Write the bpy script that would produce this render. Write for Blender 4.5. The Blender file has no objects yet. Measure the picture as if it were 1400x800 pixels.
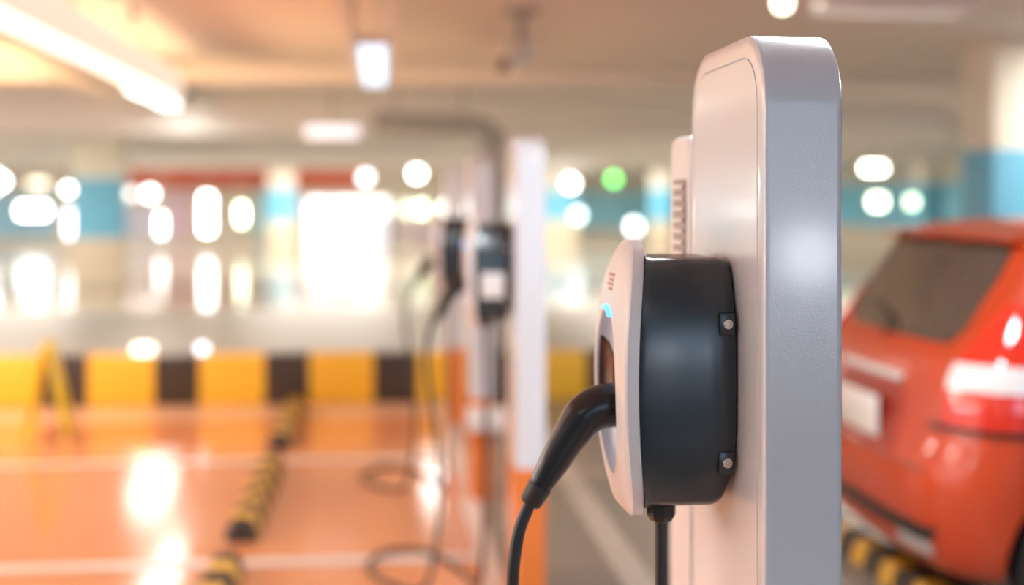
import bpy, bmesh, math, random
from mathutils import Vector, Matrix
random.seed(4)
PI = math.pi
S = bpy.context.scene
COL = S.collection

# ------------------------------------------------------------------ survey
# the camera stands at eye height H; the garage grid is turned TH from its axis
F, CX, HZ, H = 1800.0, 700.0, 275.0, 1.58
TH = math.atan(175 / 1800)
CT, ST = math.cos(TH), math.sin(TH)
def P(u, v, z):
    x = (u - CX) / F * z
    return Vector((x * CT + z * ST, -x * ST + z * CT, H - (v - HZ) / F * z))
def G(u, v, h=0.0):
    return P(u, v, (H - h) * F / (v - HZ))
def PY(u, v, Y):
    k = (u - CX) / F
    return P(u, v, Y / (CT - k * ST))
def PX(u, v, X):
    k = (u - CX) / F
    return P(u, v, X / (k * CT + ST))

# --------------------------------------------------------------- materials
def mat(name, col, rough=0.5, metal=0.0, coat=0.0, noise=0.0, scale=8.0, bump=0.0, bscale=60.0, emit=None, estr=0.0, spec=0.5, coatr=0.05, trans=0.0):
    m = bpy.data.materials.new(name); m.use_nodes = True
    nt = m.node_tree; b = nt.nodes['Principled BSDF']
    b.inputs['Base Color'].default_value = (*col, 1)
    b.inputs['Roughness'].default_value = rough
    b.inputs['Metallic'].default_value = metal
    b.inputs['Coat Weight'].default_value = coat
    b.inputs['Coat Roughness'].default_value = coatr
    b.inputs['Specular IOR Level'].default_value = spec
    b.inputs['Transmission Weight'].default_value = trans
    if emit:
        b.inputs['Emission Color'].default_value = (*emit, 1)
        b.inputs['Emission Strength'].default_value = estr
    if noise or bump:
        tc = nt.nodes.new('ShaderNodeNewGeometry')
        if noise:
            n = nt.nodes.new('ShaderNodeTexNoise'); n.inputs['Scale'].default_value = scale
            n.inputs['Detail'].default_value = 4
            nt.links.new(tc.outputs['Position'], n.inputs['Vector'])
            mx = nt.nodes.new('ShaderNodeMix'); mx.data_type = 'RGBA'
            mx.inputs[6].default_value = (*[c * (1 - noise) for c in col], 1)
            mx.inputs[7].default_value = (*[min(1, c * (1 + noise)) for c in col], 1)
            nt.links.new(n.outputs['Fac'], mx.inputs[0])
            nt.links.new(mx.outputs[2], b.inputs['Base Color'])
        if bump:
            n2 = nt.nodes.new('ShaderNodeTexNoise'); n2.inputs['Scale'].default_value = bscale
            nt.links.new(tc.outputs['Position'], n2.inputs['Vector'])
            bp = nt.nodes.new('ShaderNodeBump'); bp.inputs['Strength'].default_value = bump
            bp.inputs['Distance'].default_value = 0.002
            nt.links.new(n2.outputs['Fac'], bp.inputs['Height'])
            nt.links.new(bp.outputs['Normal'], b.inputs['Normal'])
    return m

def split_z(m, zsplit, low):
    """two paints meeting at a height (painted skirt)"""
    nt = m.node_tree; b = nt.nodes['Principled BSDF']
    g = nt.nodes.new('ShaderNodeNewGeometry'); sx = nt.nodes.new('ShaderNodeSeparateXYZ')
    nt.links.new(g.outputs['Position'], sx.inputs[0])
    lt = nt.nodes.new('ShaderNodeMath'); lt.operation = 'LESS_THAN'; lt.inputs[1].default_value = zsplit
    nt.links.new(sx.outputs['Z'], lt.inputs[0])
    mx = nt.nodes.new('ShaderNodeMix'); mx.data_type = 'RGBA'
    mx.inputs[6].default_value = b.inputs['Base Color'].default_value
    mx.inputs[7].default_value = (*low, 1)
    nt.links.new(lt.outputs[0], mx.inputs[0]); nt.links.new(mx.outputs[2], b.inputs['Base Color'])
    return m

def band_z(m, stops):
    """paint in horizontal bands: stops = [(height from, colour), ...]"""
    nt = m.node_tree; b = nt.nodes['Principled BSDF']
    g = nt.nodes.new('ShaderNodeNewGeometry'); sx = nt.nodes.new('ShaderNodeSeparateXYZ')
    nt.links.new(g.outputs['Position'], sx.inputs[0])
    dv = nt.nodes.new('ShaderNodeMath'); dv.operation = 'DIVIDE'; dv.inputs[1].default_value = 4.0
    nt.links.new(sx.outputs['Z'], dv.inputs[0])
    r = nt.nodes.new('ShaderNodeValToRGB'); r.color_ramp.interpolation = 'CONSTANT'
    e = r.color_ramp.elements
    while len(e) < len(stops): e.new(0.5)
    for i, (h, c) in enumerate(stops):
        e[i].position = h / 4.0; e[i].color = (*c, 1)
    nt.links.new(dv.outputs[0], r.inputs[0]); nt.links.new(r.outputs[0], b.inputs['Base Color'])
    return m

ORANGE = (0.77, 0.335, 0.15)
M = {}
M['ped'] = split_z(mat('pedestal_paint', (0.77, 0.80, 0.85), 0.20, coat=0.5, bump=0.13, bscale=380, coatr=0.10), 0.535, (0.85, 0.22, 0.03))
M['pedband'] = M['ped']
M['cover'] = mat('cover_plastic', (0.86, 0.86, 0.87), 0.32, bump=0.03, bscale=900)
M['black'] = mat('black_plastic', (0.018, 0.029, 0.038), 0.24, bump=0.03, bscale=1200, spec=0.75)
M['blacksoft'] = mat('black_rubber', (0.022, 0.022, 0.024), 0.38)
M['grip'] = mat('connector_plastic', (0.014, 0.015, 0.018), 0.24, spec=0.6)
M['collar'] = mat('strain_relief_rubber', (0.035, 0.033, 0.032), 0.5)
M['cable'] = mat('cable_rubber', (0.03, 0.031, 0.033), 0.42)
M['bowl'] = mat('recess_silver', (0.62, 0.74, 0.90), 0.2, coat=0.4)
M['floorrefl'] = mat('floor_reflection_brown', (0.09, 0.035, 0.018), 0.08, coat=0.5)  # brown reflection of the floor put into the colour
M['led'] = mat('status_light', (0.1, 0.5, 0.9), 0.3, emit=(0.05, 0.42, 1.0), estr=2.6)
M['print'] = mat('faded_red_print', (0.74, 0.46, 0.40), 0.5)
M['steel'] = mat('screw_steel', (0.72, 0.66, 0.58), 0.22, metal=1.0)
M['orange'] = mat('orange_epoxy', ORANGE, 0.12, noise=0.10, scale=0.8, bump=0.025, bscale=30)
M['grey'] = mat('grey_concrete_floor', (0.24, 0.215, 0.185), 0.30, noise=0.18, scale=1.5)
M['lane'] = mat('pale_lane_floor', (0.33, 0.29, 0.235), 0.38, noise=0.12, scale=0.5)
M['far'] = mat('far_glossy_floor', (0.40, 0.33, 0.25), 0.13, noise=0.10, scale=0.3)
M['line'] = mat('white_line_paint', (0.80, 0.74, 0.70), 0.3)
M['ceil'] = mat('ceiling_concrete', (0.84, 0.80, 0.79), 0.8, noise=0.10, scale=0.7)
M['beam'] = mat('beam_concrete', (0.88, 0.87, 0.85), 0.75, noise=0.06, scale=0.6)
M['wall'] = mat('wall_paint', (0.74, 0.67, 0.56), 0.6, noise=0.05, scale=0.4)
M['column'] = band_z(mat('column_paint', (0.7, 0.65, 0.55), 0.5), [(0, (0.70, 0.60, 0.46)), (0.90, (0.16, 0.50, 0.72)), (2.0, (0.80, 0.76, 0.66))])
M['wallband'] = band_z(mat('wall_band_paint', (0.7, 0.65, 0.55), 0.5), [(0, (0.66, 0.58, 0.46)), (0.85, (0.20, 0.58, 0.78)), (2.05, (0.62, 0.62, 0.55))])
M['yellow'] = mat('yellow_paint', (0.85, 0.50, 0.03), 0.35)
M['lemon'] = mat('lemon_plastic', (0.92, 0.78, 0.03), 0.4)
M['rubber'] = mat('stop_rubber', (0.045, 0.038, 0.034), 0.6)
M['white'] = mat('white_enamel', (0.85, 0.84, 0.83), 0.35)
M['duct'] = mat('duct_white', (0.86, 0.80, 0.74), 0.5)
M['greymetal'] = mat('grey_galvanised', (0.36, 0.38, 0.40), 0.45, metal=0.2)
M['redband'] = mat('red_fascia', (0.78, 0.13, 0.05), 0.5)
M['carred'] = mat('car_red_paint', (0.54, 0.055, 0.012), 0.36, coat=0.6, coatr=0.03, spec=0.3)
M['carblack'] = mat('car_black_trim', (0.018, 0.017, 0.016), 0.4)
M['glass'] = mat('tinted_glass', (0.075, 0.062, 0.05), 0.10, coat=0.5)
M['tailred'] = mat('tail_lamp_red', (0.70, 0.03, 0.012), 0.08, coat=1.0)
M['tailclear'] = mat('tail_lamp_clear', (0.80, 0.76, 0.74), 0.12, coat=1.0)
M['plate'] = mat('plate_white', (0.85, 0.84, 0.80), 0.35)
M['rim'] = mat('wheel_alloy', (0.55, 0.55, 0.56), 0.25, metal=0.9)
M['tyre'] = mat('tyre_rubber', (0.015, 0.015, 0.016), 0.7)

def stripes_material():
    m = mat('kerb_stripes', (0.85, 0.5, 0.03), 0.4)
    nt = m.node_tree; b = nt.nodes['Principled BSDF']
    g = nt.nodes.new('ShaderNodeNewGeometry'); sx = nt.nodes.new('ShaderNodeSeparateXYZ')
    nt.links.new(g.outputs['Position'], sx.inputs[0])
    x0 = P(217, 515, 10.35).x                       # a yellow band ends here
    a = nt.nodes.new('ShaderNodeMath'); a.operation = 'SUBTRACT'; a.inputs[1].default_value = x0 - 20 * 0.8407
    nt.links.new(sx.outputs['X'], a.inputs[0])
    md = nt.nodes.new('ShaderNodeMath'); md.operation = 'MODULO'; md.inputs[1].default_value = 0.8407
    nt.links.new(a.outputs[0], md.inputs[0])
    lt = nt.nodes.new('ShaderNodeMath'); lt.operation = 'LESS_THAN'; lt.inputs[1].default_value = 0.345
    nt.links.new(md.outputs[0], lt.inputs[0])
    mx = nt.nodes.new('ShaderNodeMix'); mx.data_type = 'RGBA'
    mx.inputs[6].default_value = (0.90, 0.56, 0.045, 1); mx.inputs[7].default_value = (0.05, 0.038, 0.032, 1)
    nt.links.new(lt.outputs[0], mx.inputs[0]); nt.links.new(mx.outputs[2], b.inputs['Base Color'])
    return m
M['stripes'] = stripes_material()
_lm = {}
def lamp_mat(col, strength):
    k = (col, strength)
    if k not in _lm:
        _lm[k] = mat('lamp_glow', (0.8, 0.8, 0.8), 0.4, emit=col, estr=strength)
    return _lm[k]

# ------------------------------------------------------------ mesh helpers
def link(name, bm, m, parent=None, smooth=27):
    bmesh.ops.recalc_face_normals(bm, faces=bm.faces[:])
    me = bpy.data.meshes.new(name); bm.to_mesh(me); bm.free()
    for mm in (m if isinstance(m, (list, tuple)) else [m]): me.materials.append(mm)
    if smooth:
        for p in me.polygons: p.use_smooth = True
        me.set_sharp_from_angle(angle=math.radians(smooth))
    o = bpy.data.objects.new(name, me); COL.objects.link(o)
    if parent: o.parent = parent
    return o
def tag(o, label, cat, group=None):
    o['label'] = label; o['category'] = cat
    if group: o['group'] = group
    return o
def thing(name, label, cat, loc=(0, 0, 0), group=None):
    o = bpy.data.objects.new(name, None); COL.objects.link(o)
    o.location = loc; o.empty_display_size = 0.1
    return tag(o, label, cat, group)
def struct(name, bm, m, smooth=0):
    o = link(name, bm, m, None, smooth); o['kind'] = 'structure'; return o
def dup(root, loc, label, group=None):
    r = root.copy(); COL.objects.link(r); r.location = loc; r['label'] = label
    if group: r['group'] = group
    for ch in root.children:
        c = ch.copy(); COL.objects.link(c); c.parent = r
        for g in ch.children:
            d = g.copy(); COL.objects.link(d); d.parent = c
    return r
def box(bm, lo, hi, bev=0.0, mi=0, seg=2):
    lo, hi = Vector(lo), Vector(hi)
    n0 = set(bm.verts)
    r = bmesh.ops.create_cube(bm, size=1.0)
    vs = r['verts']
    for v in vs:
        v.co = Vector([(lo[i] + hi[i]) / 2 + v.co[i] * (hi[i] - lo[i]) for i in range(3)])
    fs = {f for v in vs for f in v.link_faces}
    for f in fs: f.material_index = mi
    if bev:
        es = list({e for v in vs for e in v.link_edges})
        bmesh.ops.bevel(bm, geom=es, offset=bev, segments=seg, profile=0.5, affect='EDGES')
        for v in bm.verts:
            if v not in n0:
                for f in v.link_faces: f.material_index = mi
    return bm
def bx(lo, hi, bev=0.0):
    return box(bmesh.new(), lo, hi, bev)
def cyl(bm, a, b, r1, r2=None, n=24, cap=True):
    a, b = Vector(a), Vector(b); r2 = r1 if r2 is None else r2
    d = (b - a).normalized(); s = d.orthogonal().normalized(); t = d.cross(s)
    A, B = [], []
    for i in range(n):
        w = 2 * PI * i / n
        e = s * math.cos(w) + t * math.sin(w)
        A.append(bm.verts.new(a + e * r1)); B.append(bm.verts.new(b + e * r2))
    for i in range(n):
        j = (i + 1) % n
        bm.faces.new((A[i], A[j], B[j], B[i]))
    if cap:
        bm.faces.new(A[::-1]); bm.faces.new(B)
    return bm
def lathe(bm, base, axis, prof, n=32):
    """prof: [(distance along axis, radius)]"""
    base = Vector(base); d = Vector(axis).normalized(); s = d.orthogonal().normalized(); t = d.cross(s)
    rows = []
    for (q, r) in prof:
        rows.append([bm.verts.new(base + d * q + (s * math.cos(2 * PI * i / n) + t * math.sin(2 * PI * i / n)) * max(r, 1e-5)) for i in range(n)])
    for a, b in zip(rows, rows[1:]):
        for i in range(n):
            j = (i + 1) % n; bm.faces.new((a[i], a[j], b[j], b[i]))
    bm.faces.new(rows[0][::-1]); bm.faces.new(rows[-1])
    return bm
def loops(bm, rows, closed=True, cap0=False, cap1=False, mi=0):
    V = [[bm.verts.new(p) for p in r] for r in rows]
    n = len(V[0])
    for a, b in zip(V, V[1:]):
        for i in range(n if closed else n - 1):
            j = (i + 1) % n
            f = bm.faces.new((a[i], a[j], b[j], b[i])); f.material_index = mi
    if cap0: bm.faces.new(V[0][::-1])
    if cap1: bm.faces.new(V[-1])
    return V
def catmull(pts, per=8):
    pts = [Vector(p) for p in pts]
    e = [2 * pts[0] - pts[1]] + pts + [2 * pts[-1] - pts[-2]]
    out = []
    for i in range(1, len(e) - 2):
        a, b, c, d = e[i - 1], e[i], e[i + 1], e[i + 2]
        for k in range(per):
            t = k / per
            out.append(0.5 * (2 * b + (c - a) * t + (2 * a - 5 * b + 4 * c - d) * t * t + (3 * b - a - 3 * c + d) * t ** 3))
    out.append(pts[-1])
    return out
def sweep(bm, pts, radii, n=20, flat=1.0, cap=True):
    """tube through pts; radii one number or one per point; flat squashes it sideways"""
    m = len(pts)
    if not isinstance(radii, (list, tuple)): radii = [radii] * m
    rows = []; up = None
    for i in range(m):
        d = (pts[min(i + 1, m - 1)] - pts[max(i - 1, 0)]).normalized()
        if up is None:
            up = Vector((0, 1, 0)); up = (up - d * up.dot(d))
            if up.length < 0.1: up = d.orthogonal()
        else:
            up = up - d * up.dot(d)
        up.normalize(); s = d.cross(up)
        rows.append([pts[i] + (up * math.cos(2 * PI * k / n) * flat + s * math.sin(2 * PI * k / n)) * radii[i] for k in range(n)])
    loops(bm, rows, True, cap, cap)
    return bm
def lerp(a, b, t): return a + (b - a) * t
def interp(xs, ys, x):
    if x <= xs[0]: return ys[0]
    for i in range(len(xs) - 1):
        if x <= xs[i + 1]: return lerp(ys[i], ys[i + 1], (x - xs[i]) / (xs[i + 1] - xs[i]))
    return ys[-1]

# ------------------------------------------------------------------ setting
bm = bmesh.new()
def rect(x0, x1, y0, y1, z, mi):
    f = bm.faces.new([bm.verts.new(p) for p in ((x0, y0, z), (x1, y0, z), (x1, y1, z), (x0, y1, z))]); f.material_index = mi
YK = 10.35                                                # kerb front face
rect(-16, 0.40, 1.2, YK + 0.3, 0.0, 0); rect(-16, 0.40, -6, 1.2, 0.0, 1)                      # orange bays
rect(0.40, 14, -6, YK + 0.3, 0.0, 1)                       # grey bays
rect(-16, 14, YK + 0.3, 19.6, 0.0, 2)
rect(-30, 26, 19.6, 52, 0.0, 3)
rect(-30, -16, YK + 0.3, 19.6, 0.0, 2); rect(14, 26, YK + 0.3, 19.6, 0.0, 2)
for y in (5.83, 8.12):
    rect(-9, 0.40, y - 0.06, y + 0.06, 0.002, 4)
for y in (1.2, 3.5):
    rect(-9, 0.40, y - 0.06, y + 0.06, 0.002, 4)
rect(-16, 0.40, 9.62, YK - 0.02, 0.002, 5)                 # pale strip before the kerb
rect(0.40, 0.50, -2, 10.3, 0.002, 4)
rect(0.98, 1.12, -2, 10.3, 0.002, 6)
rect(1.12, 7, 7.55, 7.67, 0.002, 6); rect(1.12, 7, 4.0, 4.12, 0.002, 6)
M['line_worn'] = mat('worn_line_paint', (0.50, 0.47, 0.41), 0.4, noise=0.12, scale=3)
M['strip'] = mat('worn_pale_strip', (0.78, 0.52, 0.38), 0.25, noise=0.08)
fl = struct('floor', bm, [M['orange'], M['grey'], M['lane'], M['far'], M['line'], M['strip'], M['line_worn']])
for p in fl.data.polygons:
    if p.normal.z < 0: p.flip()

CH = 2.9
struct('ceiling', bx((-16, -6.3, CH), (14, 52, CH + 0.25)), M['ceil'])
struct('wall_back', bx((-30, 49.0, 0), (26, 49.3, CH + 0.2)), M['wall'])
struct('wall_right', bx((14, -6.3, 0), (14.25, 49, CH)), M['wallband'])
for i, (y0, y1, hb) in enumerate(((17.0, 17.7, 2.42), (27, 27.7, 2.45), (38, 38.7, 2.5))):
    struct('ceiling_beam', bx((-16, y0, hb), (14, y1, CH), 0.01), M['beam'])
for x0, x1 in ((-3.1, -2.75), (7.4, 8.0)):
    struct('ceiling_joist', bx((x0, -4, 2.72), (x1, 17, CH), 0.01), M['ceil'])
struct('ceiling_joist', bx((-16, 13.2, 2.76), (14, 13.5, CH), 0.01), M['ceil'])

# low striped kerb wall
struct('wall_blocker', bx((-16, -6.3, 0), (14, -6, CH)), mat('wall_blocker_paint', (0.40, 0.46, 0.54), 0.6, noise=0.06, scale=0.6))  # unseen wall added behind the camera to block sky light
kw = struct('wall_divider', bx((-14, YK, 0), (13, YK + 0.22, 0.385), 0.015), M['stripes'], 30)

# columns with a blue painted band
def column(u0, u1, z, depth=0.6):
    a, b = P(u0, 275, z), P(u1, 275, z)
    o = struct('column', bx((a.x, a.y, 0), (b.x, a.y + depth, CH), 0.03), M['column'], 30)
column(98, 165, 24); column(1358, 1480, 10.5)
column(366, 402, 44); column(893, 925, 44); column(1262, 1292, 30); column(738, 790, 46)

# red fascia over the far entrance and painted wall fields
a, b = P(165, 236, 48.3), P(505, 255, 48.3)
struct('trim_1', bx((a.x, 48.6, b.z), (b.x, 49.0, a.z + 0.1)), M['redband'])
def field(u0, u1, v0, v1, col, y=48.9, name='painted_wall_field'):
    z = 48.6
    a, b = P(u0, v0, z), P(u1, v1, z)
    struct(name, bx((a.x, y, max(0, b.z)), (b.x, 49.0, a.z)), mat('wall_field_paint', col, 0.5))
field(235, 265, 262, 325, (0.78, 0.55, 0.66))
field(350, 404, 262, 325, (0.45, 0.78, 0.85))
field(765, 905, 262, 312, (0.30, 0.66, 0.82))
field(165, 235, 280, 325, (0.66, 0.66, 0.80))
field(545, 600, 300, 350, (0.70, 0.58, 0.58))
field(-300, 85, 266, 322, (0.40, 0.70, 0.88))
field(1000, 1250, 262, 318, (0.35, 0.70, 0.85))

# ------------------------------------------------------------- lit things
def lit_box(name, label, cat, u, v, w, h, z, col, st, group=None, depth=0.12, drop=False):
    """box light of real size centred on a sight line; frame + diffuser"""
    c = P(u, v, z); W = max(w, 5) / F * z; Hh = max(h, 5) / F * z
    t = thing(name, label, cat, (c.x, c.y, c.z), group)
    fr = bmesh.new()
    e = 0.03
    box(fr, (-W / 2 - e, 0.02, -Hh / 2 - e), (W / 2 + e, depth, Hh / 2 + e), 0.008)
    link('housing', fr, M['white'], t)
    link('diffuser', bx((-W / 2, -0.02, -Hh / 2), (W / 2, 0.019, Hh / 2), 0.006), lamp_mat(col, st), t)
    if drop and c.z + Hh / 2 + e < CH:
        link('hanger', cyl(bmesh.new(), (0, 0.06, Hh / 2 + e), (0, 0.06, CH - c.z), 0.012, n=10), M['greymetal'], t)
    return t
def globe(label, u, v, r, z, col, st, group=None, hang=True):
    c = P(u, v, z); R = r / F * z
    t = thing('globe_lamp', label, 'lamp', (c.x, c.y, c.z), group)
    b = bmesh.new(); bmesh.ops.create_uvsphere(b, u_segments=20, v_segments=12, radius=R)
    link('globe', b, lamp_mat(col, st), t)
    if hang:
        link('hanger', cyl(bmesh.new(), (0, 0, R * 0.95), (0, 0, CH - c.z), 0.015, n=10), M['greymetal'], t)
    else:
        link('lamp_post', cyl(bmesh.new(), (0, 0, -R * 0.95), (0, 0, -c.z), 0.03, n=10), M['greymetal'], t)
    return t
W_ = (1.0, 0.98, 0.95); GRN = (0.75, 1.0, 0.55); CYA = (0.62, 0.93, 1.0); CRM = (1.0, 0.86, 0.62); LIL = (0.90, 0.90, 1.0)
# hanging round lamps of the far hall
gg = 'round lamps hanging in the far hall'
globe('round white lamp hanging above the green lit sign strip', 570, 237, 7, 40, W_, 14, gg)
globe('faint white lamp hanging just over the bright glass entrance', 500, 243, 7, 44, (0.85, 0.95, 1.0), 5, gg)
globe('round white lamp hanging right of the white charger pedestal', 780, 251, 7, 38, W_, 14, gg)
globe('round green lamp hanging right of the white post', 839, 245, 6, 40, (0.10, 0.85, 0.12), 7, gg)
globe('pale blue lamp standing low right of the white post', 790, 295, 7, 42, CYA, 5, gg, hang=False)
globe('pale lamp standing low, above the nearest charger cover', 867, 310, 8, 42, (0.8, 0.95, 1.0), 6, gg, hang=False)
globe('warm white lamp hanging right of the blue banded column', 205, 265, 7, 36, W_, 10, gg)
globe('dim warm lamp hanging against the blue banded column', 178, 265, 7, 38, (1.0, 0.93, 0.85), 3, gg)
globe('white lamp hanging on the left edge of the blue column', 93, 259, 5, 34, W_, 12, gg)
globe('white lamp at the far left end of the hall', 3, 248, 6, 34, W_, 12, gg)
globe('grey white lamp hanging close to the right blue column', 1313, 262, 6, 36, (0.9, 0.9, 0.92), 3, gg)
globe('white green lamp above the red car roof', 1335, 274, 9, 34, (0.85, 1.0, 0.85), 10, gg)
lit_box('box_lamp', 'wide warm white box lamp above the red car, upper right', 'lamp', 1195, 230, 28, 8, 26, (1.0, 0.9, 0.75), 16, drop=True)
lit_box('box_lamp', 'pale green box lamp nearest the grey pedestal edge', 'lamp', 1200, 276, 18, 14, 30, (0.85, 1.0, 0.72), 9, 'green box lamps', drop=True)
lit_box('box_lamp', 'pale green box lamp over the car window', 'lamp', 1247, 276, 10, 12, 30, (0.75, 1.0, 0.65), 6, 'green box lamps', drop=True)
lit_box('tube_lamp', 'tall green white lamp left of the bright glass entrance', 'lamp', 330, 293, 6, 24, 42, (0.85, 1.0, 0.72), 14, drop=True)
lit_box('tube_lamp', 'tallest bright white upright lamp in the far hall', 'lamp', 283, 292, 12, 50, 42, W_, 14, drop=True)
lit_box('tube_lamp', 'upright white lamp below the twin warm lamps', 'lamp', 220, 308, 6, 26, 42, W_, 9, drop=True)
lit_box('tube_lamp', 'slim lilac white lamp on the left side of the column', 'lamp', 94, 305, 5, 36, 36, LIL, 6, drop=True)
lit_box('wall_light', 'wide white lit panel at the left edge of the far hall', 'wall light', 45, 288, 36, 14, 46, W_, 14)
lit_box('wall_light', 'dim cream lit panel above the wide white one', 'wall light', 52, 251, 26, 8, 47, CRM, 3.0)
lit_box('wall_light', 'long white lit panel beyond the left edge of the photo', 'wall light', -50, 248, 90, 26, 46, W_, 10)
# bright glass entrance, with a sign strip of green white cells right of it
z = 48.4
def glow_window(i, u0, v0, u1, v1, col, st):
    a, b = P(u0, v0, z), P(u1, v1, z); zb = max(0.02, b.z)
    w = bmesh.new()
    box(w, (a.x, 48.78, zb), (b.x, 48.86, a.z), 0, 1)
    for x in (a.x - 0.08, b.x):
        box(w, (x, 48.7, 0), (x + 0.08, 48.95, a.z + 0.1), 0, 0)
    box(w, (a.x, 48.7, a.z), (b.x, 48.95, a.z + 0.1), 0, 0)
    struct('window_%d' % i, w, [M['white'], lamp_mat(col, st)])
glow_window(1, 420, 272, 452, 333, (0.95, 0.98, 1.0), 2.4)
glow_window(2, 455, 272, 530, 296, (1.0, 1.0, 0.97), 2.4)
glow_window(3, 455, 300, 530, 333, (0.78, 0.82, 1.0), 0.62)
for u, c, st, l in ((556, (0.80, 1.0, 0.70), 2.2, 'pale green lit sign next to the bright entrance'),
                    (576, (0.80, 1.0, 0.62), 6, 'greenest lit sign, middle of the sign strip'),
                    (612, (0.9, 1.0, 0.9), 9, 'white lit sign left of the charger cover'),
                    (645, (0.85, 1.0, 0.85), 9, 'white lit sign just above the second charger'),
                    (702, (0.72, 1.0, 0.92), 5, 'cyan white lit sign half behind the white post')):
    lit_box('lit_sign', l, 'sign', u, 286, 12, 16, 46, c, st, 'lit signs in a strip')
# small low lamps standing on the striped kerb
for u, v, c, st, w, l in ((210, 474, (1, 0.93, 0.8), 3.2, 26, 'wide cream lamp standing on the striped kerb'),
                       (286, 473, (0.88, 0.84, 1.0), 3.2, 12, 'small lilac lamp standing on the striped kerb')):
    p = P(u, v, YK + 0.33); W = w / F * 10.4
    t = thing('kerb_lamp', l, 'lamp', (p.x, YK + 0.11, 0.385), 'lamps on the kerb')
    link('lamp_base', cyl(bmesh.new(), (0, 0, 0), (0, 0, 0.012), W * 0.45), M['greymetal'], t)
    link('lamp_lens', bx((-W / 2, -0.04, 0.0125), (W / 2, 0.04, 0.075), 0.012), lamp_mat(c, st), t)

# small bulbs strung along the open left side, beyond the frame
for i, (x, y, h) in enumerate(((-7.5, 5.2, 2.3), (-8.0, 3.2, 2.5), (-7.8, 7.2, 1.9), (-6.8, 1.6, 2.2), (-9.0, 4.4, 1.6), (-8.6, 6.2, 2.6), (-6.0, 3.0, 1.3), (-7.0, 0.2, 1.7))):
    t = thing('globe_lamp', 'small clear bulb at the open left side, outside the photo', 'lamp', (x, y, h), 'bulbs on the left side')
    b = bmesh.new(); bmesh.ops.create_uvsphere(b, u_segments=14, v_segments=8, radius=0.07)
    link('globe', b, lamp_mat((1.0, 0.95, 0.88), 260), t)
    link('hanger', cyl(bmesh.new(), (0, 0, 0.066), (0, 0, CH - h), 0.01, n=8), M['greymetal'], t)

# --------------------------------------------------------- ceiling services
# long white trunking at upper left
a = P(250, 137, 11.6)
t = thing('glowing_trunking', 'long white trunking with an added glow running along the ceiling at upper left', 'ceiling light', (a.x - 0.12, 0, 2.47))
link('housing', bx((-0.10, 2.0, 0.015), (0.12, a.y, 0.235), 0.01), mat('trunking_added_glow', (0.86, 0.80, 0.74), 0.5, emit=(1.0, 0.86, 0.72), estr=0.55), t)  # trunking body given a glow so its shaded side looks lit
link('diffuser', bx((-0.08, 2.02, 0), (0.10, a.y - 0.02, 0.0149), 0.004), lamp_mat((1.0, 0.90, 0.80), 1.3), t)  # underside glow of the trunking, added too
for yy in (3.0, 5.6, 8.2, 10.6):
    link('hanger_rod', cyl(bmesh.new(), (0.01, yy, 0.235), (0.01, yy, CH - 2.47), 0.012, n=10), M['greymetal'], t)
def tube_light(name, label, p0, length, along, col, st, power, width=0.30, group=None):
    """twin-rail fluorescent fixture hung at p0 (its near end), running along x or y"""
    t = thing(name, label, 'ceiling light', p0, group)
    L = length
    def bxo(x0, x1, y0, y1, z0, z1, b=0.006):
        return bx((x0, y0, z0), (x1, y1, z1), b) if along == 'y' else bx((y0, x0, z0), (y1, x1, z1), b)
    w = width / 2
    link('tray', bxo(-w, w, 0, L, 0.05, 0.085), M['white'], t)
    for s in (-1, 1):
        link('side_rail', bxo(s * w - 0.016, s * w + 0.016, 0, L, -0.05, 0.0495), M['white'], t)
    for s in (-0.4, 0.4):
        e = ((s * w, 0.03, 0.01), (s * w, L - 0.03, 0.01))
        if along == 'x': e = tuple((q[1], q[0], q[2]) for q in e)
        link('tube', cyl(bmesh.new(), e[0], e[1], 0.022, n=14), lamp_mat(col, st), t)
    for f in (0.15, 0.85):
        q = (0, L * f) if along == 'y' else (L * f, 0)
        link('hanger_rod', cyl(bmesh.new(), (q[0], q[1], 0.085), (q[0], q[1], CH - p0[2]), 0.008, n=8), M['greymetal'], t)
    if power:
        ld = bpy.data.lights.new('tube_glow', 'AREA'); ld.shape = 'RECTANGLE'
        ld.size, ld.size_y = (width, L) if along == 'y' else (L, width)
        ld.energy = power; ld.color = col
        lo = bpy.data.objects.new('tube_glow', ld); COL.objects.link(lo); lo.parent = t
        lo.location = (0, L / 2, -0.02) if along == 'y' else (L / 2, 0, -0.02)
    return t
FL = (1.0, 0.96, 0.90)
p = P(513, 112, 10.4)
t = thing('fluorescent_light', 'blue white fluorescent light between two rails, hung end-on at top centre', 'ceiling light', (p.x, p.y, p.z))
for sx in (-1, 1):
    link('side_rail', bx((sx * 0.115 - 0.025, -5.2, -0.03), (sx * 0.115 + 0.025, 0, 0.05), 0.006), M['white'], t)
    for yy in (-4.6, -2.4, -0.3):
        link('hanger_rod', cyl(bmesh.new(), (sx * 0.115, yy, 0.05), (sx * 0.115, yy, CH - p.z), 0.008, n=8), M['greymetal'], t)
link('lamp_housing', bx((-0.089, -2.5, 0.0), (0.089, -0.02, 0.06), 0.006), M['white'], t)
for sx in (-0.045, 0.045):
    link('tube', cyl(bmesh.new(), (sx, -2.45, -0.015), (sx, -0.04, -0.015), 0.03, n=14), lamp_mat((0.50, 0.76, 1.0), 1.5), t)
lit_box('box_lamp', 'pale lilac box lamp hung broadside under the far ceiling beside the grey conduit', 'lamp', 455, 180, 72, 14, 14.5, (0.92, 0.88, 1.0), 0.95, drop=True)
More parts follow.
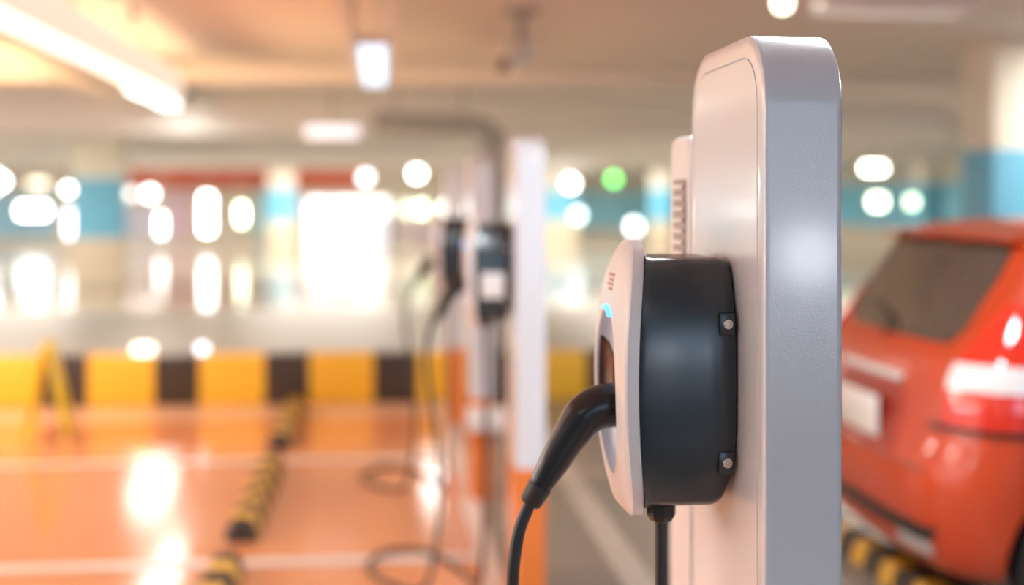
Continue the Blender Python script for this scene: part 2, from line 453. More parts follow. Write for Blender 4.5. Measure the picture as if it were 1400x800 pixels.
for u, l in ((207, 'fluorescent light over the drive lane at left, end-on'),):
    p = P(u, 150, 13.8)
    tube_light('fluorescent_light', l, (p.x - 0.08, 13.7, 2.76), 3.0, 'y', FL, 4.5 if u < 400 else 2.2, 24 if u < 400 else 5, 0.26)
p = P(1115, 5, 8.2)
tube_light('fluorescent_light', 'cream fluorescent light at the top edge above the grey pedestal', (p.x, p.y, 2.80), 1.0, 'x', (1.0, 0.92, 0.80), 0.9, 0, 0.26)
p = P(1070, 4, 7.6)
t = thing('globe_lamp', 'bright cream bulb at the top edge, above the grey pedestal', 'lamp', (p.x, p.y, p.z))
b = bmesh.new(); bmesh.ops.create_uvsphere(b, u_segments=20, v_segments=12, radius=0.05)
link('globe', b, lamp_mat((1.0, 0.9, 0.72), 7), t)
link('hanger', cyl(bmesh.new(), (0, 0, 0.045), (0, 0, CH - p.z), 0.01, n=10), M['greymetal'], t)
# grey conduit that turns down
c0, c1 = P(512, 166, 14), P(664, 172, 14)
pts = [c0, lerp(c0, c1, 0.5), lerp(c0, c1, 0.9), c1 + Vector((0.04, 0, -0.04))]
pts = catmull([c0, lerp(c0, c1, .5), lerp(c0, c1, .9), c1 + Vector((.07, 0, -.09))], 6)
cb = bmesh.new()
t = thing('conduit', 'dark grey conduit crossing under the ceiling and turning down', 'pipe', (0, 0, 0))
link('pipe_run', sweep(cb, pts, 0.11, 16), M['greymetal'], t)
e = pts[-1]
link('drop_pipe', bx((e.x - 0.13, e.y - 0.1, 0), (e.x + 0.13, e.y + 0.1, e.z + 0.05), 0.03), M['greymetal'], t)
for x in (0.2, 0.8):
    q = lerp(c0, c1, x)
    link('clamp', cyl(bmesh.new(), (q.x, q.y, q.z), (q.x, q.y, CH), 0.012, n=8), M['greymetal'], t)
# small ceiling camera
p = P(712, 70, 9.0)
t = thing('security_camera', 'small grey and white security camera under the ceiling', 'camera', (p.x, p.y, p.z))
link('camera_body', cyl(bmesh.new(), (-0.12, -0.10, -0.10), (0.06, 0.06, 0.03), 0.08), M['white'], t)
link('lens_hood', cyl(bmesh.new(), (-0.142, -0.1195, -0.116), (-0.121, -0.101, -0.1008), 0.045, 0.047), M['blacksoft'], t)
link('mount', cyl(bmesh.new(), (0.01, 0.05, 0.05), (0.01, 0.05, CH - p.z), 0.03, n=14), M['greymetal'], t)
link('mount_plate', cyl(bmesh.new(), (0.01, 0.05, CH - p.z - 0.03), (0.01, 0.05, CH - p.z), 0.12), M['greymetal'], t)
p = P(180, 18, 8.6)
t = thing('sprinkler', 'small pale sprinkler drop beside the long white trunking', 'sprinkler', (p.x, p.y, p.z))
link('drop_pipe', cyl(bmesh.new(), (0, 0, 0), (0, 0, CH - p.z + 0.01), 0.025), M['duct'], t)
link('sprinkler_head', lathe(bmesh.new(), (0, 0, -0.07), (0, 0, 1), [(0, .05), (.01, .05), (.012, .02), (.06, .03), (.07, .03)]), M['duct'], t)

# ------------------------------------------------------------ the pedestals
PW, PH, PT, PR = 0.452, 1.831, 0.118, 0.107
def rrect(w, h, r, inset=0.0, n=10, foot=0.0):
    """outline in (y, z): square foot, rounded top; inset shrinks it"""
    y0, y1, zt, rr = inset, w - inset, h - inset, max(r - inset, 0.01)
    pts = [(y0, foot + inset * (foot > 0)), (y0, 0.3), (y0, 0.585), (y0, 1.0), (y0, 1.4), (y0, zt - rr - 0.006)]
    for k in range(n + 1):
        a = PI - (PI / 2) * k / n
        pts.append((y0 + rr + rr * math.cos(a), zt - rr + rr * math.sin(a)))
    for k in range(n + 1):
        a = PI / 2 - (PI / 2) * k / n
        pts.append((y1 - rr + rr * math.cos(a), zt - rr + rr * math.sin(a)))
    pts += [(y1, zt - rr - 0.006), (y1, 1.4), (y1, 1.0), (y1, 0.585), (y1, 0.3), (y1, foot + inset * (foot > 0))]
    return pts
def make_pedestal(loc, label, group):
    t = thing('charging_pedestal', label, 'charging pedestal', loc, group)
    b = bmesh.new()
    def row(ins, x, foot=0.0): return [(x, y, zz) for y, zz in rrect(PW, PH, PR, ins, foot=foot)]
    rows = [row(0.032, 0.004, 0.02), row(0.032, 0.0, 0.02), row(0.012, 0.0, 0.008), row(0.004, 0.0008, 0.003), row(0.0012, 0.003), row(0, 0.007), row(0, 0.0095),
            row(0, PT - 0.0095), row(0, PT - 0.007), row(0.0012, PT - 0.003), row(0.004, PT - 0.0008, 0.003), row(0.012, PT, 0.008), row(0.032, PT, 0.02), row(0.032, PT - 0.004, 0.02)]
    # groove floors close the shell
    V = loops(b, rows, True)
    b.faces.new(V[0][::-1]); b.faces.new(V[-1])
    link('shell', b, M['ped'], t, 35)
    for nm, x0, x1 in (('face_panel', 0.0039, -0.0005), ('back_panel', PT - 0.0039, PT + 0.0005)):
        b = bmesh.new()
        s = 1 if x1 < x0 else -1
        rows = [row(0.0345, x0, 0.022), row(0.0345, x1 + s * 0.0008, 0.022), row(0.0353, x1, 0.0225)]
        V = loops(b, rows, True); b.faces.new(V[-1]); b.faces.new(V[0][::-1])
        link(nm, b, M['ped'], t, 35)
    return t
PG = 'charging pedestals in a row'
XF = 0.546
ped = make_pedestal((XF, 1.857, 0), 'nearest tall pale grey pedestal with rounded top carrying the sharp charger', PG)
# row behind: placed where they stand on the bay line
p2 = (P(705, 275, 5.14).x, 5.1, 0)
dup(ped, p2, 'second pedestal, white above and orange below, behind the charging plug')
p3 = (G(643, 681).x, 6.95, 0)
dup(ped, p3, 'third pedestal with a white box at the middle of its orange foot')
p4 = (G(611, 577).x, 9.35, 0)
dup(ped, p4, 'farthest pedestal, its orange foot against the striped kerb')
# narrow white post right behind the first pedestal
t = thing('slim_post', 'narrow white post with grey louvred plate tucked behind the nearest pedestal', 'post', (XF + 0.004, 2.335, 0))
b = bmesh.new()
def prow(ins, x): return [(x, y, zz) for y, zz in rrect(0.16, 1.70, 0.035, ins, n=6)]
V = loops(b, [prow(0.006, 0), prow(0, 0.006), prow(0, 0.09), prow(0.006, 0.096)]); b.faces.new(V[0][::-1]); b.faces.new(V[-1])
link('post_shell', b, M['cover'], t, 35)
b = bmesh.new(); box(b, (-0.002, 0.03, 1.30), (-0.0001, 0.13, 1.62), 0.0008)
pl = link('vent_plate', b, mat('vent_grey', (0.42, 0.38, 0.37), 0.5), t)
b = bmesh.new()
for k in range(15):
    zz = 1.315 + k * 0.0205
    box(b, (-0.008, 0.036, zz), (-0.0021, 0.124, zz + 0.009), 0.002)
link('louvre', b, M['cover'], pl)

# ------------------------------------------------------------- the chargers
CW, CB = 0.147, 0.224                                     # half width and half height of the cover
def eggs(n=72, e=2.4):
    out = []
    for k in range(n):
        w = 2 * PI * k / n
        c, s = math.cos(w), math.sin(w)
        out.append((CW * math.copysign(abs(c) ** (2 / e), c), CB * math.copysign(abs(s) ** (2 / e), s)))
    return out
EGG = eggs()
def pseam(z): return 0.158 - 0.027 * min(1.2, (z / CB) ** 2)
def pfront(y, z): return pseam(z) + 0.022 + 0.012 * (1 - min(1, (y / CW) ** 2 + 0.3 * (z / CB) ** 2))
RC, RA, RB = -0.022, 0.098, 0.139                         # recess centre height, half width, half height
def ell(s, n=72): return [(RA * s * math.cos(2 * PI * k / n), RC + RB * s * math.sin(2 * PI * k / n)) for k in range(n)]
def make_charger(loc, label, group):
    t = thing('wall_charger', label, 'car charger', loc, group)
    # cover: rim, bevel, face down to the recess edge
    b = bmesh.new()
    rows = [[(-pseam(z) + 0.006, y * .9, z * .93) for y, z in EGG],
            [(-pseam(z), y * .988, z * .992) for y, z in EGG],
            [(-pseam(z) - 0.0015, y, z) for y, z in EGG],
            [(-pseam(z) - 0.016, y, z) for y, z in EGG],
            [(-pseam(z) - 0.0185, y * .996, z * .998) for y, z in EGG],
            [(-pseam(z) - 0.0215, y * .975, z * .985) for y, z in EGG]]
    E1 = ell(1.0)
    for q in (0.25, 0.5, 0.75, 0.94):
        r = []
        for (y, z), (ye, ze) in zip(EGG, E1):
            yy, zz = lerp(y * .975, ye, q), lerp(z * .985, ze, q)
            r.append((-pfront(yy, zz), yy, zz))
        rows.append(r)
    rows.append([(-pfront(y, z) + 0.0006, y, z) for y, z in ell(1.0)])
    rows.append([(-pfront(y, z) + 0.003, y, z) for y, z in ell(0.985)])
    V = loops(b, rows, True); b.faces.new(V[0][::-1])
    link('front_cover', b, M['cover'], t, 28)
    # bowl recess
    b = bmesh.new(); rows = []
    for s, d in ((0.984, 0.003), (0.96, 0.013), (0.9, 0.022), (0.78, 0.030), (0.62, 0.034)):
        rows.append([(-pfront(y, z) + d, y, z) for y, z in ell(s)])
    V = loops(b, rows, True); b.faces.new(V[-1])
    bowl = link('plug_recess', b, M['bowl'], t, 50)
    # brown patches on both bowl sides, coloured as the floor's reflection
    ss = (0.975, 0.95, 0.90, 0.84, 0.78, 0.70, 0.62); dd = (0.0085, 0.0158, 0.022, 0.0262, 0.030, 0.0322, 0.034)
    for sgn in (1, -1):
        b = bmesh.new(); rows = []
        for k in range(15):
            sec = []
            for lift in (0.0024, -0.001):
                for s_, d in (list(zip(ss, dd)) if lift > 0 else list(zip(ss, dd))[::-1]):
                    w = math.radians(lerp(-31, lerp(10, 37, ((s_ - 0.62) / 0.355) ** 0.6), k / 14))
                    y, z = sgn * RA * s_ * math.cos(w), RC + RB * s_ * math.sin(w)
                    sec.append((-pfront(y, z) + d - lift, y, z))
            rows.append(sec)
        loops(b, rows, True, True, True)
        link('reflection_patch', b, M['floorrefl'], bowl, 50)
    # blue status light along the upper edge of the recess
    pts = []
    for k in range(25):
        w = math.radians(80 + 34 * k / 24)
        y, z = RA * 0.975 * math.cos(w), RC + RB * 0.975 * math.sin(w)
        pts.append(Vector((-pfront(y, z) - 0.001, y, z)))
    link('status_light', sweep(bmesh.new(), pts, 0.0036, 12), M['led'], t)
    # small faded print on the cover
    b = bmesh.new()
    for r_, (n0, ln) in enumerate(((0, .050), (0, .036), (0, .046), (0, .03))):
        z = 0.166 - r_ * 0.0075; y0 = -0.028
        for k in range(6):
            ya = y0 + ln * k / 6; yb = ya + ln / 6 * 0.72
            x = -pfront((ya + yb) / 2, z)
            box(b, (x - 0.0011, ya, z - 0.0025), (x + 0.0004, yb, z + 0.0025))
    link('printed_mark', b, M['print'], t, 0)
    # black body
    b = bmesh.new()
    def outline(sc, n=18):
        hb, tt = 0.196, []
        pts = []
        for k in range(n + 1):                            # far side going up, then near side going down
            z = lerp(-hb, hb, k / n); pts.append((0.142 - 0.046 * (z / hb) ** 2 * abs(z / hb), z))
        pts = [(y, z) for y, z in pts]
        # soften the four corners
        def soft(p):
            y, z = p; k = max(0, abs(z) - (hb - 0.016)) / 0.016
            return (y - 0.016 * (1 - math.sqrt(max(0, 1 - k * k))), z)
        dens = [0.0, 0.004, 0.008, 0.012, 0.0145, 0.016]
        up = sorted({round(z, 5) for _, z in pts} | {round(hb - 0.016 + d, 5) for d in dens} | {round(-hb + 0.016 - d, 5) for d in dens})
        far = [soft((0.142 - 0.046 * abs(z / hb) ** 3, z)) for z in up]
        near = [(-y, z) for y, z in reversed(far)]
        return [(y * sc, z * lerp(1, sc, 0.8)) for y, z in far + near]
    def xb(z, tt):
        back = -0.004 - 0.016 * max(0.0, (-z - 0.13) / 0.066)
        return lerp(back, -pseam(z), tt)
    rows = []
    for tt, sc in ((0, .965), (0.06, .99), (0.12, 1.0), (0.16, 1.0), (0.5, 1.0), (0.92, 1.0), (1.0, 1.02)):
        rows.append([(xb(z, tt), y, z) for y, z in outline(sc)])
    V = loops(b, rows, True); b.faces.new(V[0][::-1]); b.faces.new(V[-1])
    body = link('body', b, M['black'], t, 32)
    # screw tabs on the near and far sides
    for s in (-1, 1):
        for zz in (0.096, -0.119):
            yb = 0.142 - 0.046 * abs(zz / 0.196) ** 3
            b = bmesh.new(); box(b, (-0.032, s * yb - 0.006, zz - 0.018), (-0.006, s * yb + 0.006, zz + 0.018), 0.003)
            tb = link('screw_tab', b, M['black'], body)
            q = s * (yb + 0.006)
            link('screw', lathe(bmesh.new(), (-0.018, q, zz), (0, s, 0), [(0, .0075), (.002, .0075), (.0032, .006), (.0032, .0038), (.0016, .003), (.0016, .0001)], 20), M['steel'], t)
    # gland under the body
    g = bmesh.new()
    lathe(g, (-0.103, -0.05, -0.193), (0, 0, -1), [(0, .0195), (.006, .0195), (.0065, .0235), (.024, .0235), (.033, .018), (.035, .012)], 8)
    link('cable_gland', g, M['blacksoft'], t, 20)
    return t
CY, CZ = 2.13, 1.294
CG = 'wall chargers on the pedestals'
ch = make_charger((XF, CY, CZ), 'nearest charger, sharp, white cover and black body, on the tall pedestal', CG)

def make_connector(loc, label, group, pts_handle, radii, pts_cable):
    t = thing('charging_plug', label, 'charging plug', loc, group)
    hp = catmull(pts_handle, 7)
    m = len(hp); k = len(radii) - 1
    rr = [interp(list(range(k + 1)), radii, i / (m - 1) * k) for i in range(m)]
    link('handle', sweep(bmesh.new(), hp, rr, 28, 0.92), M['grip'], t, 60)
    d = (hp[-1] - hp[-2]).normalized()
    a = hp[-1]
    link('strain_relief', sweep(bmesh.new(), [a - d * 0.004, a - d * 0.0035, a + d * 0.027, a + d * 0.031], [rr[-1] * .9, rr[-1] * 1.1, rr[-1] * .98, rr[-1] * .8], 24), M['collar'], t, 40)
    cp = catmull([a + d * 0.028] + pts_cable, 10)
    link('cable', sweep(bmesh.new(), cp, 0.0103, 16), M['cable'], t, 60)
    return t
YP = CY - 0.012
org = Vector((XF, CY, CZ))
hpix = [(852, 553), (838, 554), (818, 557), (797, 571), (776, 601), (757, 633), (737, 667)]
hr = [0.0365, 0.036, 0.0355, 0.0335, 0.0285, 0.025, 0.0185]
cpix = [(711, 722), (704, 760), (701, 800), (704, 870)]
hpts = [PY(u, v, YP) - org for u, v in hpix]
cpts = [PY(u, v, YP) - org for u, v in cpix]
gl = Vector((-0.103, -0.05, -0.228))
fz = -CZ + 0.0105
cpts += [Vector((-0.285, -0.02, -0.85)), Vector((-0.31, -0.03, fz + 0.12)), Vector((-0.36, -0.04, fz)), Vector((-0.48, 0.04, fz)), Vector((-0.58, 0.30, fz)),
         Vector((-0.50, 0.56, fz)), Vector((-0.34, 0.56, fz)), Vector((-0.22, 0.32, fz)), Vector((-0.14, 0.02, fz)), Vector((-0.115, -0.05, fz + 0.10)),
         gl + Vector((0.003, 0, -0.5)), gl + Vector((0, 0, -0.12)), gl + Vector((0, 0, 0.004))]
plug = make_connector(org, 'black plug and cable looping into the nearest charger', 'charging plugs', hpts, hr, cpts)

# charger and plug of each pedestal behind
for (px, py, _), l1, l2 in ((p2, 'second charger, blurred, white cover left of the white post', 'blurred black plug hanging on the second charger'),
                          (p3, 'third charger, mostly hidden behind the second charger', 'blurred plug on the third pedestal')):
    dup(ch, (px, py + CY - 1.857, CZ), l1); dup(plug, (px, py + CY - 1.857, CZ), l2)
# the second charger shows a white label on its black side
for o in list(COL.objects):
    if o.get('label', '').startswith('second charger'):
        link('white_label', bx((-0.128, -0.158, -0.10), (-0.035, -0.146, 0.0), 0.003), M['white'], o)
# white box on the orange foot of the third pedestal
q = P(668, 581, 6.7)
t = thing('junction_box', 'white box fixed across the orange foot of the third pedestal', 'box', (q.x, 6.95 - 0.16, q.z))
link('box_body', bx((-0.10, -0.02, -0.055), (0.10, 0.16, 0.055), 0.012), M['white'], t)
link('box_lid', bx((-0.09, -0.027, -0.046), (0.09, -0.0201, 0.046), 0.003), M['white'], t)
# ------------------------------------------------------------- wheel stops
def make_stop(loc, label, length=1.75, group='rubber wheel stops'):
    t = thing('wheel_stop', label, 'wheel stop', loc, group)
    prof = [(-.08, 0), (-.065, .06), (-.04, .095), (.04, .095), (.065, .06), (.08, 0)]
    b = bmesh.new()
    rows = [[(x * s, y, z * s) for x, z in prof] for y, s in ((0, .7), (0.05, 1), (length - .05, 1), (length, .7))]
    loops(b, rows, True, True, True)
    link('rubber_block', b, M['rubber'], t, 20)
    n = 5
    for k in range(n):
        y = 0.05 + (length - 0.1) * (k + 0.12) / n
        b = bmesh.new()
        L = (length - 0.1) / n * 0.42
        e = 0.002
        pr = [(x + math.copysign(e, x), z + e) for x, z in prof[1:5]]
        pr = [(-0.0795, 0.008)] + pr + [(0.0795, 0.008)]
        rows = [[(x, yy, z) for x, z in pr] for yy in (y, y + L)]
        loops(b, rows, False)
        link('yellow_reflector', b, M['yellow'], t, 20)
    return t
XS = -0.665
make_stop((XS, 6.18, 0), 'black and yellow wheel stop alone in the middle orange bay')
make_stop((XS, 8.45, 0), 'black and yellow wheel stop closest to the striped kerb', 1.7)
make_stop((XS, 4.0, 0), 'wheel stop cut by the bottom edge of the photo', 1.72)
make_stop((2.12, 4.75, 0), 'black and yellow wheel stop under the red car', 1.7)
# yellow folding floor sign at left
q = G(66, 596)
t = thing('floor_sign', 'lemon yellow folding floor sign standing at the far left before the kerb', 'floor sign', (q.x, q.y, 0))
for s, nm in ((-1, 'front_panel'), (1, 'back_panel')):
    b = bmesh.new()
    prof = [(-.13, 0), (-.10, 0), (-.095, .06), (.095, .06), (.10, 0), (.13, 0), (.105, .58), (.07, .62), (-.07, .62), (-.105, .58)]
    f1 = [b.verts.new((s * (0.14 - 0.2 * z) - 0.008, x, z)) for x, z in prof]
    f2 = [b.verts.new((s * (0.14 - 0.2 * z) + 0.008, x, z)) for x, z in prof]
    b.faces.new(f1); b.faces.new(f2[::-1])
    for i in range(len(prof)):
        j = (i + 1) % len(prof); b.faces.new((f1[i], f2[i], f2[j], f1[j]))
    link(nm, b, M['lemon'], t, 20)
link('hinge', cyl(bmesh.new(), (0, -.06, .625), (0, .06, .625), 0.02, n=12), M['lemon'], t)
link('spreader_strap', cyl(bmesh.new(), (-.09, 0, .22), (.09, 0, .22), 0.006, n=8), M['blacksoft'], t)

# --------------------------------------------------------------- the red car
CARX, CARY = 1.915, 5.235
car = thing('hatchback_car', 'red hatchback car parked at right, seen from its rear corner', 'car', (CARX, CARY, 0))
HT = [0.22, 0.27, 0.36, 0.48, 0.58, 0.66, 0.74, 0.84, 0.94, 1.00, 1.06, 1.16, 1.28, 1.38, 1.44, 1.48, 1.505]
REAR = [0.10, 0.05, 0.02, 0.0, 0.0, 0.025, 0.05, 0.065, 0.09, 0.12, 0.17, 0.225, 0.29, 0.345, 0.37, 0.44, 0.60]
FRONT = [3.80, 3.86, 3.90, 3.92, 3.92, 3.91, 3.86, 3.70, 3.25, 3.05, 2.92, 2.70, 2.44, 2.22, 2.06, 1.92, 1.70]
HALF = [0.76, 0.79, 0.815, 0.835, 0.845, 0.85, 0.852, 0.85, 0.84, 0.825, 0.80, 0.765, 0.715, 0.665, 0.625, 0.56, 0.42]
CRN = [0.30, 0.32, 0.34, 0.35, 0.35, 0.34, 0.33, 0.30, 0.28, 0.26, 0.24, 0.22, 0.20, 0.19, 0.19, 0.20, 0.22]
NR, NC, NS = 14, 12, 46
def plan(h):
    """car outline in plan at height h: list of (L, S), from the rear centre round the right side to the front centre"""
    lr, lf, w, c = (interp(HT, q, h) for q in (REAR, FRONT, HALF, CRN))
    bow = 0.06
    pts = []
    for k in range(NR):
        s = (w - c) * k / NR; pts.append((lr + bow * (s / w) ** 2, s))
    l0 = lr + bow * ((w - c) / w) ** 2
    for k in range(NC):
        a = PI / 2 * k / NC; pts.append((l0 + c * 0.8 * (1 - math.cos(a)), w - c + c * math.sin(a)))
    cf = min(0.5, c * 1.6)
    for k in range(NS):
        pts.append((lerp(l0 + c * 0.8, lf - cf, k / NS), w))
    for k in range(NC):
        a = PI / 2 * k / NC; pts.append((lf - cf + cf * math.sin(a), w - 0.45 * w * (1 - math.cos(a))))
    for k in range(NR + 1):
        s = 0.55 * w * (1 - k / NR); pts.append((lf + 0.05 * (1 - (s / w) ** 2) * (k / NR), s))
    return pts
NP = NR + NC + NS + NC + NR + 1
def shell(i, h, side=1):
    """point on the car skin: i = fractional index round the plan outline"""
    pl = plan(h); k = min(int(i), NP - 2); f = i - k
    l = lerp(pl[k][0], pl[k + 1][0], f); s = lerp(pl[k][1], pl[k + 1][1], f)
    return Vector((l, -s * side, h))
def skin(i, h, side=1, off=0.0):
    p = shell(i, h, side)
    if off:
        a = shell(min(i + .2, NP - 1), h, side) - shell(max(i - .2, 0), h, side)
        b = shell(i, min(h + .01, 1.505), side) - shell(i, max(h - .01, .22), side)
        n = a.cross(b) * side
        if n.length > 1e-9: p = p + n.normalized() * off * (1 if n.dot(p - Vector((1.8, 0, 0.7))) > 0 else -1)
    return p
def idx_s(sv, h):
    pl = plan(h)
    for k in range(NR + NC):
        if pl[k + 1][1] >= sv: return k + (sv - pl[k][1]) / max(1e-6, pl[k + 1][1] - pl[k][1])
    return NR + NC
def idx_l(lv, h):
    pl = plan(h)
    for k in range(NR, NP - 1):
        if pl[k + 1][0] >= lv: return k + max(0, (lv - pl[k][0]) / max(1e-6, pl[k + 1][0] - pl[k][0]))
    return NP - 2
def body_mesh():
    b = bmesh.new()
    hs = []
    for a, c in zip(HT, HT[1:]):
        hs += [a, (a + c) / 2]
    hs.append(HT[-1])
    rows = []
    for h in hs:
        r = [shell(i, h, 1) for i in range(NP)]
        l = [shell(i, h, -1) for i in range(NP - 2, 0, -1)]
        rows.append(r + l)
    V = loops(b, rows, True)
    b.faces.new(V[0][::-1])
    # crown of the roof
    top = V[-1]; n = len(top)
    c = Vector((1.15, 0, 1.515))
    prev = top
    for q in (0.35, 0.7):
        cur = [b.verts.new(lerp(v.co, c, q) + Vector((0, 0, 0.012 * q * (2 - q)))) for v in top]
        for i in range(n):
            j = (i + 1) % n; b.faces.new((prev[i], prev[j], cur[j], cur[i]))
        prev = cur
    b.faces.new(prev)
    bmesh.ops.recalc_face_normals(b, faces=b.faces[:])
    return b
shell_o = link('body_shell', body_mesh(), M['carred'], None, 0)
# open the wheel arches
WX = (0.62, 3.12); WR = 0.305
cutb = bmesh.new()
for wx in WX:
    for s in (-1, 1):
        cyl(cutb, (wx, s * 0.62, WR), (wx, s * 1.0, WR), 0.355, n=48)
cutter = link('arch_cutter', cutb, M['carblack'], None, 0)
md = shell_o.modifiers.new('arches', 'BOOLEAN'); md.operation = 'DIFFERENCE'; md.object = cutter; md.solver = 'EXACT'
dg = bpy.context.evaluated_depsgraph_get()
me = bpy.data.meshes.new_from_object(shell_o.evaluated_get(dg))
bpy.data.objects.remove(shell_o); bpy.data.objects.remove(cutter)
for p in me.polygons: p.use_smooth = True
me.set_sharp_from_angle(angle=math.radians(32))
me.materials.clear(); me.materials.append(M['carred'])
bs = bpy.data.objects.new('body_shell', me); COL.objects.link(bs); bs.parent = car
def patch(fn, nu=14, nv=10, th=0.012):
    """curved plate: fn(a, b) -> (i, h, side); has thickness th over the skin"""
    b = bmesh.new()
    A = [[skin(*fn(u / nu, v / nv), th) for u in range(nu + 1)] for v in range(nv + 1)]
    B = [[skin(*fn(u / nu, v / nv), -0.004) for u in range(nu + 1)] for v in range(nv + 1)]
    VA = loops(b, A, False); VB = loops(b, B, False)
    ring = lambda V: V[0] + [r[-1] for r in V[1:]] + V[-1][-2::-1] + [r[0] for r in V[-2:0:-1]]
    ra, rb = ring(VA), ring(VB)
    for i in range(len(ra)):
        j = (i + 1) % len(ra); b.faces.new((ra[i], rb[i], rb[j], ra[j]))
    return b
def quad_s(p00, p10, p11, p01):
    """patch given by S (negative = left) and height corners on the tail"""
    def fn(a, c):
        s = lerp(lerp(p00[0], p10[0], a), lerp(p01[0], p11[0], a), c)
        h = lerp(lerp(p00[1], p10[1], a), lerp(p01[1], p11[1], a), c)
        return (idx_s(abs(s), h), h, 1 if s >= 0 else -1)
    return fn
# rear window: glass narrows to a cut lower corner
def rw(a, c):
    h = lerp(1.045, 1.425, c)
    half = interp([1.045, 1.10, 1.30, 1.40, 1.425], [0.50, 0.555, 0.585, 0.56, 0.52], h)
    s = lerp(-half, half, a); return (idx_s(abs(s), h), h, 1 if s >= 0 else -1)
link('rear_window', patch(rw, 24, 14, 0.006), M['glass'], car, 40)
# black pillar trims beside the glass
for sd in (-1, 1):
    def pf(a, c, sd=sd):
        h = lerp(1.10, 1.42, c); half = interp([1.10, 1.30, 1.42], [0.565, 0.595, 0.56], h)
        return (idx_s(half + lerp(0, 0.05, a), h), h, sd)
    link('pillar_trim', patch(pf, 5, 10, 0.005), M['carred'] if sd > 0 else M['carblack'], car, 40)
# tail lamps
for sd in (-1, 1):
    lamp = None
    def low(a, c, sd=sd):
        h = lerp(0.775, 0.90, c)
        i0 = idx_s(0.655 + 0.02 * (1 - c), h); i1 = idx_l(lerp(0.36, 0.52, c), h)
        return (lerp(i0, i1, a), h, sd)
    lamp = link('tail_lamp', patch(low, 18, 8, 0.022), M['tailred'], car, 40)
    def mid(a, c, sd=sd):
        h = lerp(0.902, 0.99, c)
        i0 = idx_s(0.655, h); i1 = idx_l(lerp(0.53, 0.62, c), h)
        return (lerp(i0, i1, a), h, sd)
    link('clear_lens', patch(mid, 18, 6, 0.024), M['tailclear'], lamp, 40)
    def up(a, c, sd=sd):
        h = lerp(0.992, 1.20, c)
        i0 = idx_s(lerp(0.655, 0.685, c), h); i1 = idx_l(lerp(0.50, 0.36, c), h)
        return (lerp(i0, i1, a), h, sd)
    link('upper_lens', patch(up, 10, 8, 0.018), M['tailred'], lamp, 40)
    def sh(a, c, sd=sd):
        h = lerp(0.755, 0.772, c)
        return (lerp(idx_s(0.58, h), idx_l(0.46, h), a), h, sd)
    link('lamp_gasket', patch(sh, 16, 2, 0.012), M['carblack'], car, 40)
# plate recess, plate, boot line, handle strip, bumper slot, reflectors
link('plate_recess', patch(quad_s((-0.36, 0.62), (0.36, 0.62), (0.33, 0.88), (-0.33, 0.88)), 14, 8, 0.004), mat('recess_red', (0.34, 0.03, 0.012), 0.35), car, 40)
b = bmesh.new(); box(b, (0.004, -0.22, 0.655), (0.022, 0.22, 0.815), 0.004)
pl = link('licence_plate', b, M['plate'], car)
for bo in ((0.30, 0.40),):
    b = bmesh.new(); box(b, (0.0015, -0.20, 0.70), (0.0039, 0.20, 0.76))
link('boot_handle', patch(quad_s((-0.30, 0.885), (0.30, 0.885), (0.30, 0.915), (-0.30, 0.915)), 14, 3, 0.022), M['tailclear'], car, 40)
link('boot_seam', patch(quad_s((-0.60, 0.592), (0.60, 0.592), (0.60, 0.60), (-0.60, 0.60)), 16, 2, 0.002), M['carblack'], car, 40)
link('bumper_slot', patch(quad_s((-0.60, 0.335), (0.60, 0.335), (0.66, 0.395), (-0.66, 0.395)), 16, 4, 0.004), M['carblack'], car, 40)
for sd in (-1, 1):
    link('fog_reflector', patch(lambda a, c, sd=sd: (lerp(idx_s(0.38, .32), idx_s(0.60, .32), a), lerp(.285, .330, c), sd), 8, 3, 0.012), mat('reflector_grey', (0.45, 0.42, 0.42), 0.15), car, 40)
# roof spoiler
b = bmesh.new()
rows = []
for k in range(17):
    s = lerp(-0.60, 0.60, k / 16); q = abs(s) / 0.6
    d = 0.06 * q * q
    rows.append([(0.31 + d, s, 1.445 - 0.02 * q), (0.30 + d, s, 1.462 - 0.02 * q), (0.42 + d, s, 1.497 - 0.035 * q), (0.56 + d, s, 1.512 - 0.06 * q), (0.52 + d, s, 1.45 - .03 * q)])
loops(b, rows, True, True, True)
link('roof_spoiler', b, M['carred'], car, 40)
link('brake_light', bx((0.302, -0.13, 1.446), (0.309, 0.13, 1.456), 0.001), M['tailred'], car)
link('rear_wiper', sweep(bmesh.new(), [skin(idx_s(abs(s), h), h, 1 if s > 0 else -1, 0.02) for s, h in ((0.02, 1.02), (0.0001, 1.08), (-0.12, 1.11), (-0.30, 1.14))], 0.008, 8), M['carblack'], car, 60)
